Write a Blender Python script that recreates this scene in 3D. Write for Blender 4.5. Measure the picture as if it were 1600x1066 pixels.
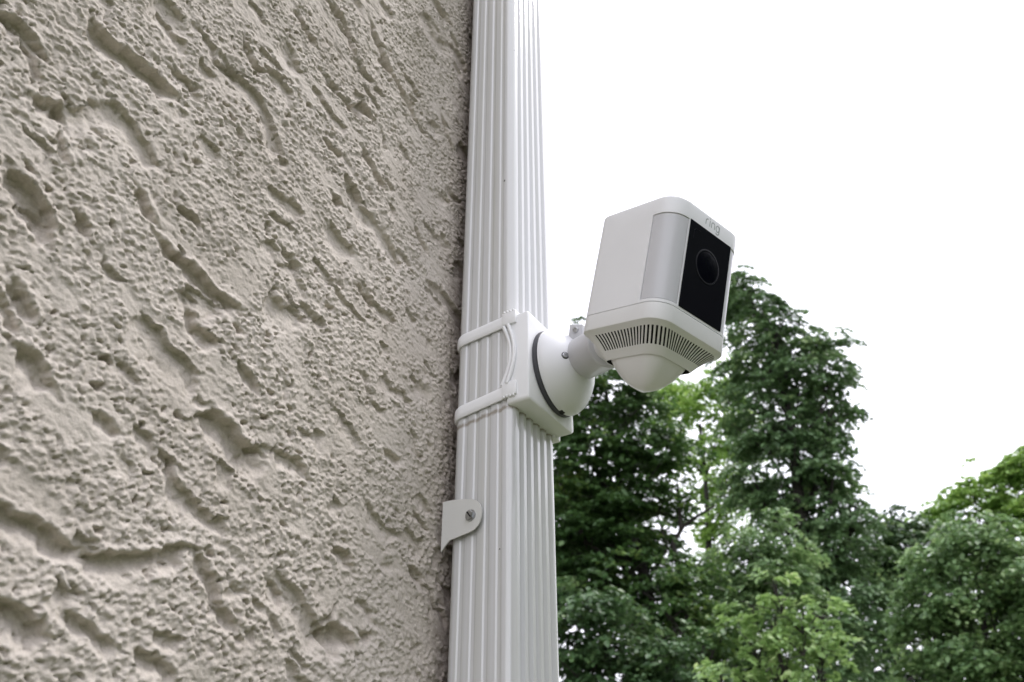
import bpy, bmesh, math, random
import numpy as np
from mathutils import Vector, Matrix

for o in list(bpy.data.objects):
    bpy.data.objects.remove(o, do_unlink=True)
S = bpy.context.scene
COL = S.collection
random.seed(7)
R_ = math.radians

# ------------------------------------------------------------------ camera
F_PX, CXP, CYP = 1374.9, 800.0, 533.0          # focal length and centre in photo pixels (1600 x 1066)
CAM = Vector((0, 0, 1.62))
YAW, PITCH = R_(31.384), R_(33.163)            # x runs along the wall, y into the wall, z up
hf = Vector((math.cos(YAW), math.sin(YAW), 0))
rt = Vector((math.sin(YAW), -math.cos(YAW), 0))
fw = hf * math.cos(PITCH) + Vector((0, 0, math.sin(PITCH)))
up = rt.cross(fw)
cd = bpy.data.cameras.new('camera')
cd.sensor_fit = 'HORIZONTAL'; cd.sensor_width = 36.0
cd.lens = 36.0 * F_PX / 1600.0
cd.clip_start = 0.01; cd.clip_end = 2000
cd.dof.use_dof = True; cd.dof.focus_distance = 0.62; cd.dof.aperture_fstop = 15.0
co = bpy.data.objects.new('camera', cd); COL.objects.link(co)
co.matrix_world = Matrix((( rt.x, up.x, -fw.x, CAM.x), (rt.y, up.y, -fw.y, CAM.y), (rt.z, up.z, -fw.z, CAM.z), (0, 0, 0, 1)))
S.camera = co

# ------------------------------------------------------------------ sky, sun, exposure
SUN_EL, SUN_AZ = R_(60), R_(-38)               # azimuth of the sun measured from +x towards +y
sun_dir = Vector((math.cos(SUN_EL) * math.cos(SUN_AZ), math.cos(SUN_EL) * math.sin(SUN_AZ), math.sin(SUN_EL)))
w = bpy.data.worlds.new('World'); S.world = w; w.use_nodes = True
nt = w.node_tree; N = nt.nodes; N.clear()
sky = N.new('ShaderNodeTexSky'); sky.sky_type = 'NISHITA'; sky.sun_disc = False
sky.sun_elevation = SUN_EL; sky.sun_rotation = math.pi / 2 - SUN_AZ
sky.air_density = 1.0; sky.dust_density = 2.0
tc = N.new('ShaderNodeTexCoord'); mp = N.new('ShaderNodeMapping'); mp.inputs['Scale'].default_value = (1, 1, 2.2)
nz = N.new('ShaderNodeTexNoise'); nz.inputs['Scale'].default_value = 2.2; nz.inputs['Detail'].default_value = 6; nz.inputs['Roughness'].default_value = 0.5
cr = N.new('ShaderNodeValToRGB'); cr.color_ramp.elements[0].position = 0.25; cr.color_ramp.elements[0].color = (0.72,) * 3 + (1,)
cr.color_ramp.elements[1].position = 0.5; cr.color_ramp.elements[1].color = (1, 1, 1, 1)
cl = N.new('ShaderNodeMixRGB'); cl.inputs[2].default_value = (12.9, 12.9, 14.2, 1)   # bright cloud deck over the clear sky
bg = N.new('ShaderNodeBackground'); bg.inputs['Strength'].default_value = 0.10
out = N.new('ShaderNodeOutputWorld')
L = nt.links.new
L(tc.outputs['Generated'], mp.inputs['Vector']); L(mp.outputs[0], nz.inputs['Vector']); L(nz.outputs[0], cr.inputs[0])
L(cr.outputs[0], cl.inputs[0]); L(sky.outputs[0], cl.inputs[1]); L(cl.outputs[0], bg.inputs[0]); L(bg.outputs[0], out.inputs[0])
sl = bpy.data.lights.new('sun', 'SUN'); sl.energy = 1.35; sl.angle = R_(16); sl.color = (1, 0.975, 0.94)
so = bpy.data.objects.new('sun', sl); COL.objects.link(so)
so.rotation_euler = (-sun_dir).to_track_quat('-Z', 'Y').to_euler(); so.location = (2, -3, 6)
S.view_settings.view_transform = 'Standard'; S.view_settings.look = 'None'; S.view_settings.gamma = 1
S.view_settings.use_curve_mapping = False; S.view_settings.exposure = 0.62
S.render.engine = 'CYCLES'

# ------------------------------------------------------------------ helpers
def pray(px, py):
    v = rt * (px - CXP) + up * (CYP - py) + fw * F_PX
    return v
def at(px, py, hd):
    """the point that a photo pixel shows at a horizontal distance hd from the camera"""
    v = pray(px, py); return CAM + v * (hd / math.hypot(v.x, v.y))

def mat(name, base=(.8, .8, .8), rough=.5, metal=0., spec=.5, noise=None, bump=None, coat=0., sss=0.):
    """noise = (scale, amount): slow tint variation; bump = (scale, strength, distance)"""
    m = bpy.data.materials.new(name); m.use_nodes = True
    t = m.node_tree; b = t.nodes['Principled BSDF']
    b.inputs['Base Color'].default_value = (*base, 1); b.inputs['Roughness'].default_value = rough
    b.inputs['Metallic'].default_value = metal; b.inputs['Specular IOR Level'].default_value = spec
    b.inputs['Coat Weight'].default_value = coat; b.inputs['Coat Roughness'].default_value = .12
    if sss:
        b.inputs['Subsurface Weight'].default_value = sss; b.inputs['Subsurface Radius'].default_value = (.004, .004, .004); b.inputs['Subsurface Scale'].default_value = 1
    tcn = t.nodes.new('ShaderNodeTexCoord')
    if noise:
        n = t.nodes.new('ShaderNodeTexNoise'); n.inputs['Scale'].default_value = noise[0]; n.inputs['Detail'].default_value = 5
        mx = t.nodes.new('ShaderNodeMixRGB'); mx.blend_type = 'MULTIPLY'; mx.inputs[0].default_value = 1
        r = t.nodes.new('ShaderNodeMapRange'); r.inputs[1].default_value = .3; r.inputs[2].default_value = .7
        r.inputs[3].default_value = 1 - noise[1]; r.inputs[4].default_value = 1
        t.links.new(tcn.outputs['Object'], n.inputs['Vector']); t.links.new(n.outputs[0], r.inputs[0])
        mx.inputs[1].default_value = (*base, 1); t.links.new(r.outputs[0], mx.inputs[2]); t.links.new(mx.outputs[0], b.inputs['Base Color'])
    if bump:
        n = t.nodes.new('ShaderNodeTexNoise'); n.inputs['Scale'].default_value = bump[0]; n.inputs['Detail'].default_value = 4
        bp = t.nodes.new('ShaderNodeBump'); bp.inputs['Strength'].default_value = bump[1]; bp.inputs['Distance'].default_value = bump[2]
        t.links.new(tcn.outputs['Object'], n.inputs['Vector']); t.links.new(n.outputs[0], bp.inputs['Height']); t.links.new(bp.outputs[0], b.inputs['Normal'])
    return m

def mesh_obj(name, verts, faces, m, parent=None, smooth=True, matrix=None, mi=None, sharp=35):
    me = bpy.data.meshes.new(name); me.from_pydata([tuple(v) for v in verts], [], faces)
    ms = m if isinstance(m, (list, tuple)) else [m]
    for x in ms: me.materials.append(x)
    if mi is not None: me.polygons.foreach_set('material_index', mi)
    bm = bmesh.new(); bm.from_mesh(me); bmesh.ops.recalc_face_normals(bm, faces=bm.faces)
    if smooth:
        for f in bm.faces: f.smooth = True
        for e in bm.edges:
            if len(e.link_faces) == 2 and e.calc_face_angle(0) > R_(sharp): e.smooth = False
    bm.to_mesh(me); bm.free()
    o = bpy.data.objects.new(name, me); COL.objects.link(o)
    if parent: o.parent = parent
    if matrix is not None: o.matrix_local = matrix
    return o

def thing(name, label, cat, loc=(0, 0, 0), group=None, matrix=None):
    o = bpy.data.objects.new(name, None); COL.objects.link(o); o.empty_display_size = .05
    if matrix is not None: o.matrix_world = matrix
    else: o.location = loc
    tag(o, label, cat, group); return o
def tag(o, label=None, cat=None, group=None, kind=None):
    for k, v in (('label', label), ('category', cat), ('group', group), ('kind', kind)):
        if v: o[k] = v
    return o

def loft(rings, close_first=True, close_last=True, closed=True):
    """rings: lists of equally many points -> verts, faces"""
    n = len(rings[0]); V = [p for r in rings for p in r]; Fc = []
    for i in range(len(rings) - 1):
        for j in range(n if closed else n - 1):
            k = (j + 1) % n
            Fc.append((i * n + j, i * n + k, (i + 1) * n + k, (i + 1) * n + j))
    if close_first: Fc.append(tuple(range(n))[::-1])
    if close_last: Fc.append(tuple((len(rings) - 1) * n + j for j in range(n)))
    return V, Fc

def lathe(profile, origin, axis, seg=48, cap0=True, cap1=True):
    """profile: (distance along axis, radius)"""
    a = Vector(axis).normalized(); x = a.orthogonal().normalized(); y = a.cross(x)
    rings = [[Vector(origin) + a * d + (x * math.cos(2 * math.pi * j / seg) + y * math.sin(2 * math.pi * j / seg)) * r for j in range(seg)] for d, r in profile]
    return loft(rings, cap0, cap1)

def tube(pts, radii, seg=8, flat=None):
    """tapered tube along points"""
    rings = []; pts = [Vector(p) for p in pts]; prev = None
    for i, p in enumerate(pts):
        d = (pts[min(i + 1, len(pts) - 1)] - pts[max(i - 1, 0)]).normalized()
        x = d.orthogonal().normalized() if prev is None else (prev - d * prev.dot(d)).normalized()
        prev = x; y = d.cross(x); r = radii[i] if isinstance(radii, (list, tuple)) else radii
        rings.append([p + (x * math.cos(2 * math.pi * j / seg) + y * math.sin(2 * math.pi * j / seg)) * r for j in range(seg)])
    return loft(rings)

def join(parts):
    V, Fc = [], []
    for v, f in parts:
        b = len(V); V += list(v); Fc += [tuple(i + b for i in q) for q in f]
    return V, Fc

def bevel_box(x0, x1, y0, y1, z0, z1, b=.001, seg=2):
    bm = bmesh.new(); bmesh.ops.create_cube(bm, size=1)
    for v in bm.verts: v.co = Vector(((x0 + x1) / 2 + v.co.x * (x1 - x0), (y0 + y1) / 2 + v.co.y * (y1 - y0), (z0 + z1) / 2 + v.co.z * (z1 - z0)))
    bmesh.ops.bevel(bm, geom=bm.edges[:], offset=b, segments=seg, profile=.5, affect='EDGES')
    V = [v.co.copy() for v in bm.verts]; Fc = [tuple(v.index for v in f.verts) for f in bm.faces]
    bm.verts.index_update(); Fc = [tuple(v.index for v in f.verts) for f in bm.faces]; bm.free()
    return V, Fc

class RRect:
    """rounded rectangle in plan: parameter (segment, fraction); 0 left side (back to front), 1 front-left arc, 2 front, 3 front-right arc, 4 right side, 5 back-right arc, 6 back, 7 back-left arc"""
    def __init__(s, x0, x1, y0, y1, rfl, rfr, rbr, rbl):
        s.a = (x0, x1, y0, y1); s.r = (rfl, rfr, rbr, rbl)
    def pt(s, k, f):
        x0, x1, y0, y1 = s.a; fl, fr, br, bl = s.r
        if k == 0: return (x0, (y1 - bl) + f * ((y0 + fl) - (y1 - bl)))
        if k == 1: a = math.pi + f * math.pi / 2; return (x0 + fl + fl * math.cos(a), y0 + fl + fl * math.sin(a))
        if k == 2: return (x0 + fl + f * (x1 - fr - x0 - fl), y0)
        if k == 3: a = 1.5 * math.pi + f * math.pi / 2; return (x1 - fr + fr * math.cos(a), y0 + fr + fr * math.sin(a))
        if k == 4: return (x1, (y0 + fr) + f * ((y1 - br) - (y0 + fr)))
        if k == 5: a = f * math.pi / 2; return (x1 - br + br * math.cos(a), y1 - br + br * math.sin(a))
        if k == 6: return (x1 - br + f * (x0 + bl - x1 + br), y1)
        a = math.pi / 2 + f * math.pi / 2; return (x0 + bl + bl * math.cos(a), y1 - bl + bl * math.sin(a))
    def lens(s):
        x0, x1, y0, y1 = s.a; fl, fr, br, bl = s.r; h = math.pi / 2
        return [y1 - y0 - fl - bl, fl * h, x1 - x0 - fl - fr, fr * h, y1 - y0 - fr - br, br * h, x1 - x0 - bl - br, bl * h]
    def at_len(s, d):
        for k, l in enumerate(s.lens()):
            if d <= l or k == 7: return (k, min(1., d / l))
            d -= l

# ------------------------------------------------------------------ materials
M_white = mat('white_plastic', (.80, .803, .822), .42, noise=(40, .03), bump=(900, .06, .0004))
M_housing = mat('white_plastic_lower', (.77, .77, .775), .45, noise=(40, .03), bump=(900, .06, .0004))
M_mount = mat('white_nylon', (.84, .84, .85), .38, noise=(60, .04), sss=.15)
M_lamp = mat('frosted_lamp_cover', (.58, .58, .605), .28, noise=(30, .03), sss=.1)
M_black = mat('black_glass', (.008, .008, .011), .12, spec=.05)
M_lens = mat('lens_glass', (.003, .003, .006), .10, spec=.05)
M_lensring = mat('lens_ring', (.010, .010, .014), .3, spec=.15)
M_gasket = mat('dark_rubber', (.055, .055, .062), .6)
M_dark = mat('dark_inside', (.012, .012, .012), .8)
M_collar = mat('pale_grey_plastic', (.54, .54, .56), .4, noise=(60, .03))
M_logo = mat('grey_print', (.36, .38, .38), .5)
M_screw = mat('zinc_screw', (.55, .56, .57), .28, metal=1., noise=(400, .3), bump=(800, .2, .0003))
M_strap = mat('white_painted_strap', (.66, .655, .63), .35, noise=(25, .1), bump=(700, .08, .0004))
M_bark = mat('bark', (.035, .030, .025), .9, noise=(6, .5), bump=(14, .9, .04))

def pipe_material():
    m = mat('white_painted_aluminium', (.72, .72, .70), .26, spec=.9, coat=.6)
    t = m.node_tree; b = t.nodes['Principled BSDF']; nd = t.nodes; ln = t.links.new
    tcn = nd.new('ShaderNodeTexCoord')
    # vertical rain streaks
    mp = nd.new('ShaderNodeMapping'); mp.inputs['Scale'].default_value = (260, 260, 3.5)
    n1 = nd.new('ShaderNodeTexNoise'); n1.inputs['Scale'].default_value = 1; n1.inputs['Detail'].default_value = 5
    r1 = nd.new('ShaderNodeMapRange'); r1.inputs[1].default_value = .35; r1.inputs[2].default_value = .75; r1.inputs[3].default_value = 1; r1.inputs[4].default_value = .88
    ln(tcn.outputs['Object'], mp.inputs[0]); ln(mp.outputs[0], n1.inputs['Vector']); ln(n1.outputs[0], r1.inputs[0])
    m1 = nd.new('ShaderNodeMixRGB'); m1.blend_type = 'MULTIPLY'; m1.inputs[0].default_value = 1; m1.inputs[1].default_value = (.60, .60, .612, 1)
    cmb = nd.new('ShaderNodeCombineXYZ')
    r1b = nd.new('ShaderNodeMapRange'); r1b.inputs[1].default_value = .35; r1b.inputs[2].default_value = .75; r1b.inputs[3].default_value = 1; r1b.inputs[4].default_value = .82
    ln(n1.outputs[0], r1b.inputs[0]); ln(r1.outputs[0], cmb.inputs[0]); ln(r1.outputs[0], cmb.inputs[1]); ln(r1b.outputs[0], cmb.inputs[2]); ln(cmb.outputs[0], m1.inputs[2])
    # sparse dark specks
    v = nd.new('ShaderNodeTexVoronoi'); v.inputs['Scale'].default_value = 26
    wn = nd.new('ShaderNodeTexNoise'); wn.inputs['Scale'].default_value = 700
    sc = nd.new('ShaderNodeMath'); sc.operation = 'MULTIPLY_ADD'; sc.inputs[1].default_value = .06
    ln(tcn.outputs['Object'], v.inputs['Vector']); ln(tcn.outputs['Object'], wn.inputs['Vector']); ln(wn.outputs[0], sc.inputs[0]); ln(v.outputs['Distance'], sc.inputs[2])
    lt = nd.new('ShaderNodeMath'); lt.operation = 'LESS_THAN'; lt.inputs[1].default_value = .062; ln(sc.outputs[0], lt.inputs[0])
    m2 = nd.new('ShaderNodeMixRGB'); m2.inputs[2].default_value = (.06, .055, .05, 1); ln(lt.outputs[0], m2.inputs[0]); ln(m1.outputs[0], m2.inputs[1])
    # grime line caught under the lower strap
    sp = nd.new('ShaderNodeSeparateXYZ'); ln(tcn.outputs['Object'], sp.inputs[0])
    ya = nd.new('ShaderNodeMath'); ya.operation = 'MULTIPLY_ADD'; ya.inputs[1].default_value = .13; ln(sp.outputs[1], ya.inputs[0]); ln(sp.outputs[2], ya.inputs[2])
    GR = nd.new('ShaderNodeMapRange'); GR.name = 'grime'; GR.inputs[3].default_value = 1; GR.inputs[4].default_value = 0
    ab = nd.new('ShaderNodeMath'); ab.operation = 'SUBTRACT'; ab.inputs[1].default_value = STRAP_Z; ln(ya.outputs[0], ab.inputs[0])
    ab2 = nd.new('ShaderNodeMath'); ab2.operation = 'ABSOLUTE'; ln(ab.outputs[0], ab2.inputs[0])
    gn = nd.new('ShaderNodeTexNoise'); gn.inputs['Scale'].default_value = 260; gn.inputs['Detail'].default_value = 3; ln(tcn.outputs['Object'], gn.inputs['Vector'])
    ga = nd.new('ShaderNodeMath'); ga.operation = 'MULTIPLY_ADD'; ga.inputs[1].default_value = .004; ln(gn.outputs[0], ga.inputs[0]); ln(ab2.outputs[0], ga.inputs[2])
    GR.inputs[1].default_value = .0025; GR.inputs[2].default_value = .0045; ln(ga.outputs[0], GR.inputs[0])
    gm = nd.new('ShaderNodeMath'); gm.operation = 'MULTIPLY'; gm.inputs[1].default_value = .7; ln(GR.outputs[0], gm.inputs[0])
    m3 = nd.new('ShaderNodeMixRGB'); m3.inputs[2].default_value = (.20, .16, .11, 1); ln(gm.outputs[0], m3.inputs[0]); ln(m2.outputs[0], m3.inputs[1])
    ln(m3.outputs[0], b.inputs['Base Color'])
    rr = nd.new('ShaderNodeMapRange'); rr.inputs[3].default_value = .10; rr.inputs[4].default_value = .26; ln(n1.outputs[0], rr.inputs[0]); ln(rr.outputs[0], b.inputs['Roughness'])
    # slight waviness of thin sheet metal
    mw = nd.new('ShaderNodeMapping'); mw.inputs['Scale'].default_value = (60, 60, 9)
    nw = nd.new('ShaderNodeTexNoise'); nw.inputs['Scale'].default_value = 1; nw.inputs['Detail'].default_value = 2
    bp = nd.new('ShaderNodeBump'); bp.inputs['Strength'].default_value = .25; bp.inputs['Distance'].default_value = .0015
    ln(tcn.outputs['Object'], mw.inputs[0]); ln(mw.outputs[0], nw.inputs['Vector']); ln(nw.outputs[0], bp.inputs['Height']); ln(bp.outputs[0], b.inputs['Normal'])
    return m

# ------------------------------------------------------------------ ground
K = .95                                        # scale of everything fixed to the house
PX, PY, WF, WS = .5021 * K, .3057 * K, .0681 * K, .0548 * K    # downspout corner, front width, side width
WALL_Y = .352
def house(x, y, z): return Vector((x * K, y * K, z * K + CAM.z))

def grass_mat():
    m = mat('lawn', (.06, .10, .03), .9)
    t = m.node_tree; b = t.nodes['Principled BSDF']; tcn = t.nodes.new('ShaderNodeTexCoord')
    n = t.nodes.new('ShaderNodeTexNoise'); n.inputs['Scale'].default_value = 1.3; n.inputs['Detail'].default_value = 10; n.inputs['Roughness'].default_value = .7
    r = t.nodes.new('ShaderNodeValToRGB'); r.color_ramp.elements[0].position = .3; r.color_ramp.elements[0].color = (.05, .06, .028, 1); r.color_ramp.elements[1].position = .7; r.color_ramp.elements[1].color = (.12, .135, .07, 1)
    t.links.new(tcn.outputs['Object'], n.inputs['Vector']); t.links.new(n.outputs[0], r.inputs[0]); t.links.new(r.outputs[0], b.inputs['Base Color'])
    return m
gs = 24; GV = []; GF = []
for i in range(gs + 1):
    for j in range(gs + 1):
        u = (i / gs * 2 - 1); v = (j / gs * 2 - 1)
        x = math.copysign(abs(u) ** 2.2 * 700, u); y = math.copysign(abs(v) ** 2.2 * 700, v)
        GV.append((x, y, -.0 + .25 * math.sin(x * .05) * math.sin(y * .043) * min(1, math.hypot(x, y) / 40)))
for i in range(gs):
    for j in range(gs): a = i * (gs + 1) + j; GF.append((a, a + gs + 1, a + gs + 2, a + 1))
tag(mesh_obj('ground', GV, GF, grass_mat()), 'green lawn around the house', kind='structure')

# ------------------------------------------------------------------ stucco wall (one height field)
def hash2(i, j, s):
    h = (i.astype(np.int64) * 374761393 + j.astype(np.int64) * 668265263 + s * 2147483647 + 1274126177) & 0xffffffff
    h = ((h ^ (h >> 13)) * 1274126177) & 0xffffffff
    h = ((h ^ (h >> 15)) * 2246822519) & 0xffffffff
    return ((h ^ (h >> 16)) & 0xffffff).astype(np.float64) / 0xffffff
def vn(x, y, s):
    i = np.floor(x); j = np.floor(y); fx = x - i; fy = y - j
    fx = fx * fx * fx * (fx * (fx * 6 - 15) + 10); fy = fy * fy * fy * (fy * (fy * 6 - 15) + 10)
    a = hash2(i, j, s); b = hash2(i + 1, j, s); c = hash2(i, j + 1, s); d = hash2(i + 1, j + 1, s)
    return (a + (b - a) * fx) * (1 - fy) + (c + (d - c) * fx) * fy
def fbm(x, y, s, o=4, g=.5):
    r = 0; a = 1; t = 0
    for k in range(o):
        r = r + a * vn(x * 2 ** k + 17.3 * k, y * 2 ** k - 9.1 * k, s + k); t += a; a *= g
    return r / t
def worley(x, y, s):
    i0 = np.floor(x); j0 = np.floor(y); f1 = np.full(x.shape, 9.); f2 = np.full(x.shape, 9.); idc = np.zeros(x.shape)
    for di in (-1, 0, 1):
        for dj in (-1, 0, 1):
            i = i0 + di; j = j0 + dj
            d = np.hypot(i + hash2(i, j, s) - x, j + hash2(i, j, s + 7) - y)
            c = hash2(i, j, s + 13); m = d < f1
            f2 = np.where(m, f1, np.minimum(f2, d)); idc = np.where(m, c, idc); f1 = np.where(m, d, f1)
    return f1, f2, idc
def sst(a, b, x):
    t = np.clip((x - a) / (b - a), 0, 1); return t * t * (3 - 2 * t)

# the large torn edges of the plaster: (photo pixels along the upper edge, hollow width, depth in metres)
TEARS = [
    ([(148, 22), (172, 60), (205, 80), (245, 112), (285, 152)], .017, .0066), ([(262, 100), (300, 130), (318, 160)], .008, .0030),
    ([(216, 288), (238, 325), (252, 352)], .009, .0048), ([(246, 362), (282, 396), (330, 440), (388, 487)], .012, .0058), ([(272, 318), (300, 335), (322, 358)], .007, .0034),
    ([(-10, 12), (36, 28), (78, 98)], .012, .0048), ([(40, 60), (62, 100), (70, 128)], .008, .0036), ([(18, 252), (58, 292), (82, 330), (84, 372)], .018, .0064), ([(44, 142), (92, 158), (110, 196)], .012, .0050), ([(96, 200), (108, 240), (112, 262)], .007, .0034),
    ([(120, 330), (142, 352), (144, 376)], .010, .0044), ([(20, 428), (48, 462), (62, 500)], .012, .0050), ([(28, 532), (66, 560), (92, 610)], .014, .0052), ([(-10, 440), (20, 470), (40, 520)], .010, .0045),
    ([(300, 650), (334, 640), (368, 662), (388, 694), (420, 694)], .022, .0066), ([(300, 476), (316, 510), (345, 540)], .012, .0050), ([(372, 560), (400, 590), (410, 612)], .009, .0040),
    ([(-10, 785), (56, 802), (92, 832), (132, 856)], .014, .0056), ([(108, 866), (196, 864), (262, 851), (306, 850)], .013, .0058), ([(308, 852), (338, 892), (352, 940), (372, 982)], .012, .0046),
    ([(-10, 930), (52, 948), (86, 990)], .016, .0058), ([(100, 955), (140, 968), (190, 1010)], .010, .0038), ([(498, 986), (528, 974), (548, 990), (556, 1012)], .020, .0066), ([(560, 980), (580, 985)], .010, .0045),
    ([(466, 14), (480, 48), (498, 72)], .007, .0032), ([(520, 0), (544, 40), (560, 92)], .009, .0046), ([(576, 20), (604, 90), (640, 160), (656, 198)], .008, .0038), ([(382, 56), (402, 100), (416, 112)], .008, .0036),
    ([(546, 168), (568, 158), (588, 188)], .012, .0055), ([(514, 120), (532, 140)], .007, .0040), ([(566, 228), (586, 262), (604, 294)], .010, .0042), ([(510, 216), (536, 240)], .008, .0040), ([(690, 176), (712, 240)], .007, .0030), ([(520, 298), (536, 318)], .010, .0052),
    ([(440, 380), (470, 420)], .008, .0032), ([(470, 470), (500, 500)], .008, .0032), ([(560, 440), (590, 480)], .008, .0034), ([(430, 700), (470, 720), (486, 746)], .010, .0038), ([(250, 700), (282, 730)], .009, .0034), ([(150, 640), (190, 668)], .009, .0036),
    ([(520, 850), (548, 862), (556, 890)], .012, .0042), ([(600, 700), (630, 716)], .009, .0034), ([(640, 880), (664, 900)], .009, .0036), ([(420, 900), (452, 930)], .010, .0036), ([(220, 1000), (262, 1030), (280, 1060)], .012, .0042), ([(650, 350), (672, 400)], .008, .0034)]
def wall_px(px, py):
    v = pray(px, py); p = CAM + v * (WALL_Y / v.y); return p.x, p.z

def stucco(x, z):
    """relief of the plaster in metres (positive = out of the wall)"""
    # slow warp of the trowel direction, fine warp that frays every edge
    wx = .035 * (fbm(x / .15, z / .15, 11, 2) - .5); wz = .048 * (fbm(x / .17, z / .15, 23, 2) - .5)
    fx = .0085 * (fbm(x / .0085, z / .0085, 31, 3, .6) - .5); fz = .0085 * (fbm(x / .0085, z / .0085, 37, 3, .6) - .5)
    X = x + wx + fx; Z = z + wz + fz
    ph = R_(-17)
    t = X * math.cos(ph) + Z * math.sin(ph); s = -X * math.sin(ph) + Z * math.cos(ph)
    h = .0016 * (fbm(x / .05, z / .04, 3, 2) - .5)
    trough = np.zeros_like(x)
    # torn plaster edges: plateau above, abrupt drop, hollow that rises again slowly
    for (per, ln, amp, sd, lo, hi) in ((.047, .045, .0036, 57, .63, .70), (.022, .022, .0026, 71, .62, .70)):
        n = fbm(t / ln, s / per, sd, 2)
        v = s / per + 1.1 * n
        fr = v - np.floor(v)                       # going up the wall: 0 -> 1
        mask = sst(lo, hi, fbm(t / ln + 5, s / per * .45 + np.floor(v) * 3.7, sd + 5, 2))
        prof = -sst(.35, .84, fr) * (1 - sst(.93, .965, fr))
        h += amp * mask * prof
        lip = np.exp(-((fr - 1.0) / .07) ** 2) + np.exp(-(fr / .07) ** 2)
        h += amp * .20 * mask * lip
        trough = np.maximum(trough, mask * sst(.40, .70, fr) * (1 - sst(.93, .965, fr)))
    for pl, wd, dep in TEARS:
        pts = [wall_px(*p) for p in pl]; seg = [math.dist(pts[i], pts[i + 1]) for i in range(len(pts) - 1)]; tot_ = sum(seg)
        xs = [p[0] for p in pts]; zs_ = [p[1] for p in pts]; mg = wd * 1.6 + .006
        i0, i1 = np.searchsorted(x[:, 0], (min(xs) - mg, max(xs) + mg)); j0, j1 = np.searchsorted(z[0], (min(zs_) - mg, max(zs_) + mg))
        if i1 - i0 < 2 or j1 - j0 < 2: continue
        xx = x[i0:i1, j0:j1] + fx[i0:i1, j0:j1] * .8; zz_ = z[i0:i1, j0:j1] + fz[i0:i1, j0:j1] * .8
        bd = np.full(xx.shape, 9.); sg = np.zeros(xx.shape); uu = np.zeros(xx.shape); acc = 0
        for k in range(len(pts) - 1):
            ax_, az_ = pts[k]; dx = (pts[k + 1][0] - ax_) / seg[k]; dz = (pts[k + 1][1] - az_) / seg[k]
            tt = np.clip((xx - ax_) * dx + (zz_ - az_) * dz, 0, seg[k]); dd = np.hypot(xx - ax_ - dx * tt, zz_ - az_ - dz * tt)
            cr_ = (xx - ax_) * dz - (zz_ - az_) * dx                      # positive below the edge
            m = dd < bd; bd = np.where(m, dd, bd); sg = np.where(m, np.sign(cr_), sg); uu = np.where(m, (acc + tt) / tot_, uu); acc += seg[k]
        d = bd * sg; tap = sst(0, .18, uu) * (1 - sst(.80, 1., uu)); ww = wd * (.45 + .55 * tap)
        pr = sst(-.0006, .0016, d) * (1 - sst(.35, 1.0, d / ww)) * (.25 + .75 * tap)
        lp = np.exp(-((d + .0016) / .0016) ** 2) * tap
        h[i0:i1, j0:j1] += dep * (-pr + .20 * lp)
        trough[i0:i1, j0:j1] = np.maximum(trough[i0:i1, j0:j1], pr)
    # gritty dash: little knobs of plaster with pits between, absent where the trowel smoothed it
    sm = sst(.27, .43, fbm(t / .050 + 9, s / .017, 83, 3)) * (1 - .8 * trough)
    jx = .0030 * (fbm(x / .0040, z / .0040, 91, 2) - .5); jz = .0030 * (fbm(x / .0040, z / .0040, 95, 2) - .5)
    f1, f2, c = worley((x + jx) / .0047, (z + jz) / .0037, 97)
    knob = (1 - sst(.16, .56, f1)) * (.25 + .75 * c)
    g1, g2, c2 = worley((x + jx * .5) / .0024, (z + jz * .5) / .0020, 131)
    knob2 = (1 - sst(.10, .60, g1)) * c2
    h += (.0014 * knob + .0010 * knob2) * (.12 + .88 * sm)
    h += .0018 * (fbm(x / .0085, z / .0065, 151, 4, .65) - .5) * (.25 + .75 * sm)
    h += .0009 * (fbm(t / .012, s / .0016, 157, 2) - .5) * (1 - sm)          # brush marks in the smooth places
    # ragged pits of several sizes, in swarms
    sw = sst(.35, .6, fbm(x / .03, z / .022, 161, 2))
    for cx_, cz_, sd, pr, dep, r0, r1 in ((.0062, .0050, 173, .50, .0021, .14, .26), (.0110, .0090, 181, .62, .0032, .12, .22), (.0240, .0200, 191, .62, .0045, .07, .13)):
        p1, p2, pc = worley((x + 1.7 * jx) / cx_, (z + 1.7 * jz) / cz_, sd)
        rr = r0 + (r1 - r0) * ((pc * 37.7) % 1.)
        h -= .85 * dep * (pc > pr) * (.30 + .70 * sm) * (.45 + .55 * sw) * (1 - sst(.35, 1.25, p1 / rr))
    return h, sm, trough

def axis_points(a, b, step, lo, hi, grow=1.13, mx=.06):
    mid = list(np.arange(a, b + 1e-9, step)); L_, H_ = [], []
    d = step; p = a
    while p > lo: d = min(d * grow, mx); p -= d; L_.append(max(p, lo))
    d = step; p = b
    while p < hi: d = min(d * grow, mx); p += d; H_.append(min(p, hi))
    return np.array(L_[::-1] + mid + H_)
CORNER_X = .585
gx = axis_points(.085, .545, .0008, -2.6, CORNER_X)
gz = axis_points(1.62 + .055, 1.62 + .86, .0008, 0.02, 3.0)
Xg, Zg = np.meshgrid(gx, gz, indexing='ij')
H, SMO, TRO = stucco(Xg, Zg)
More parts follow.
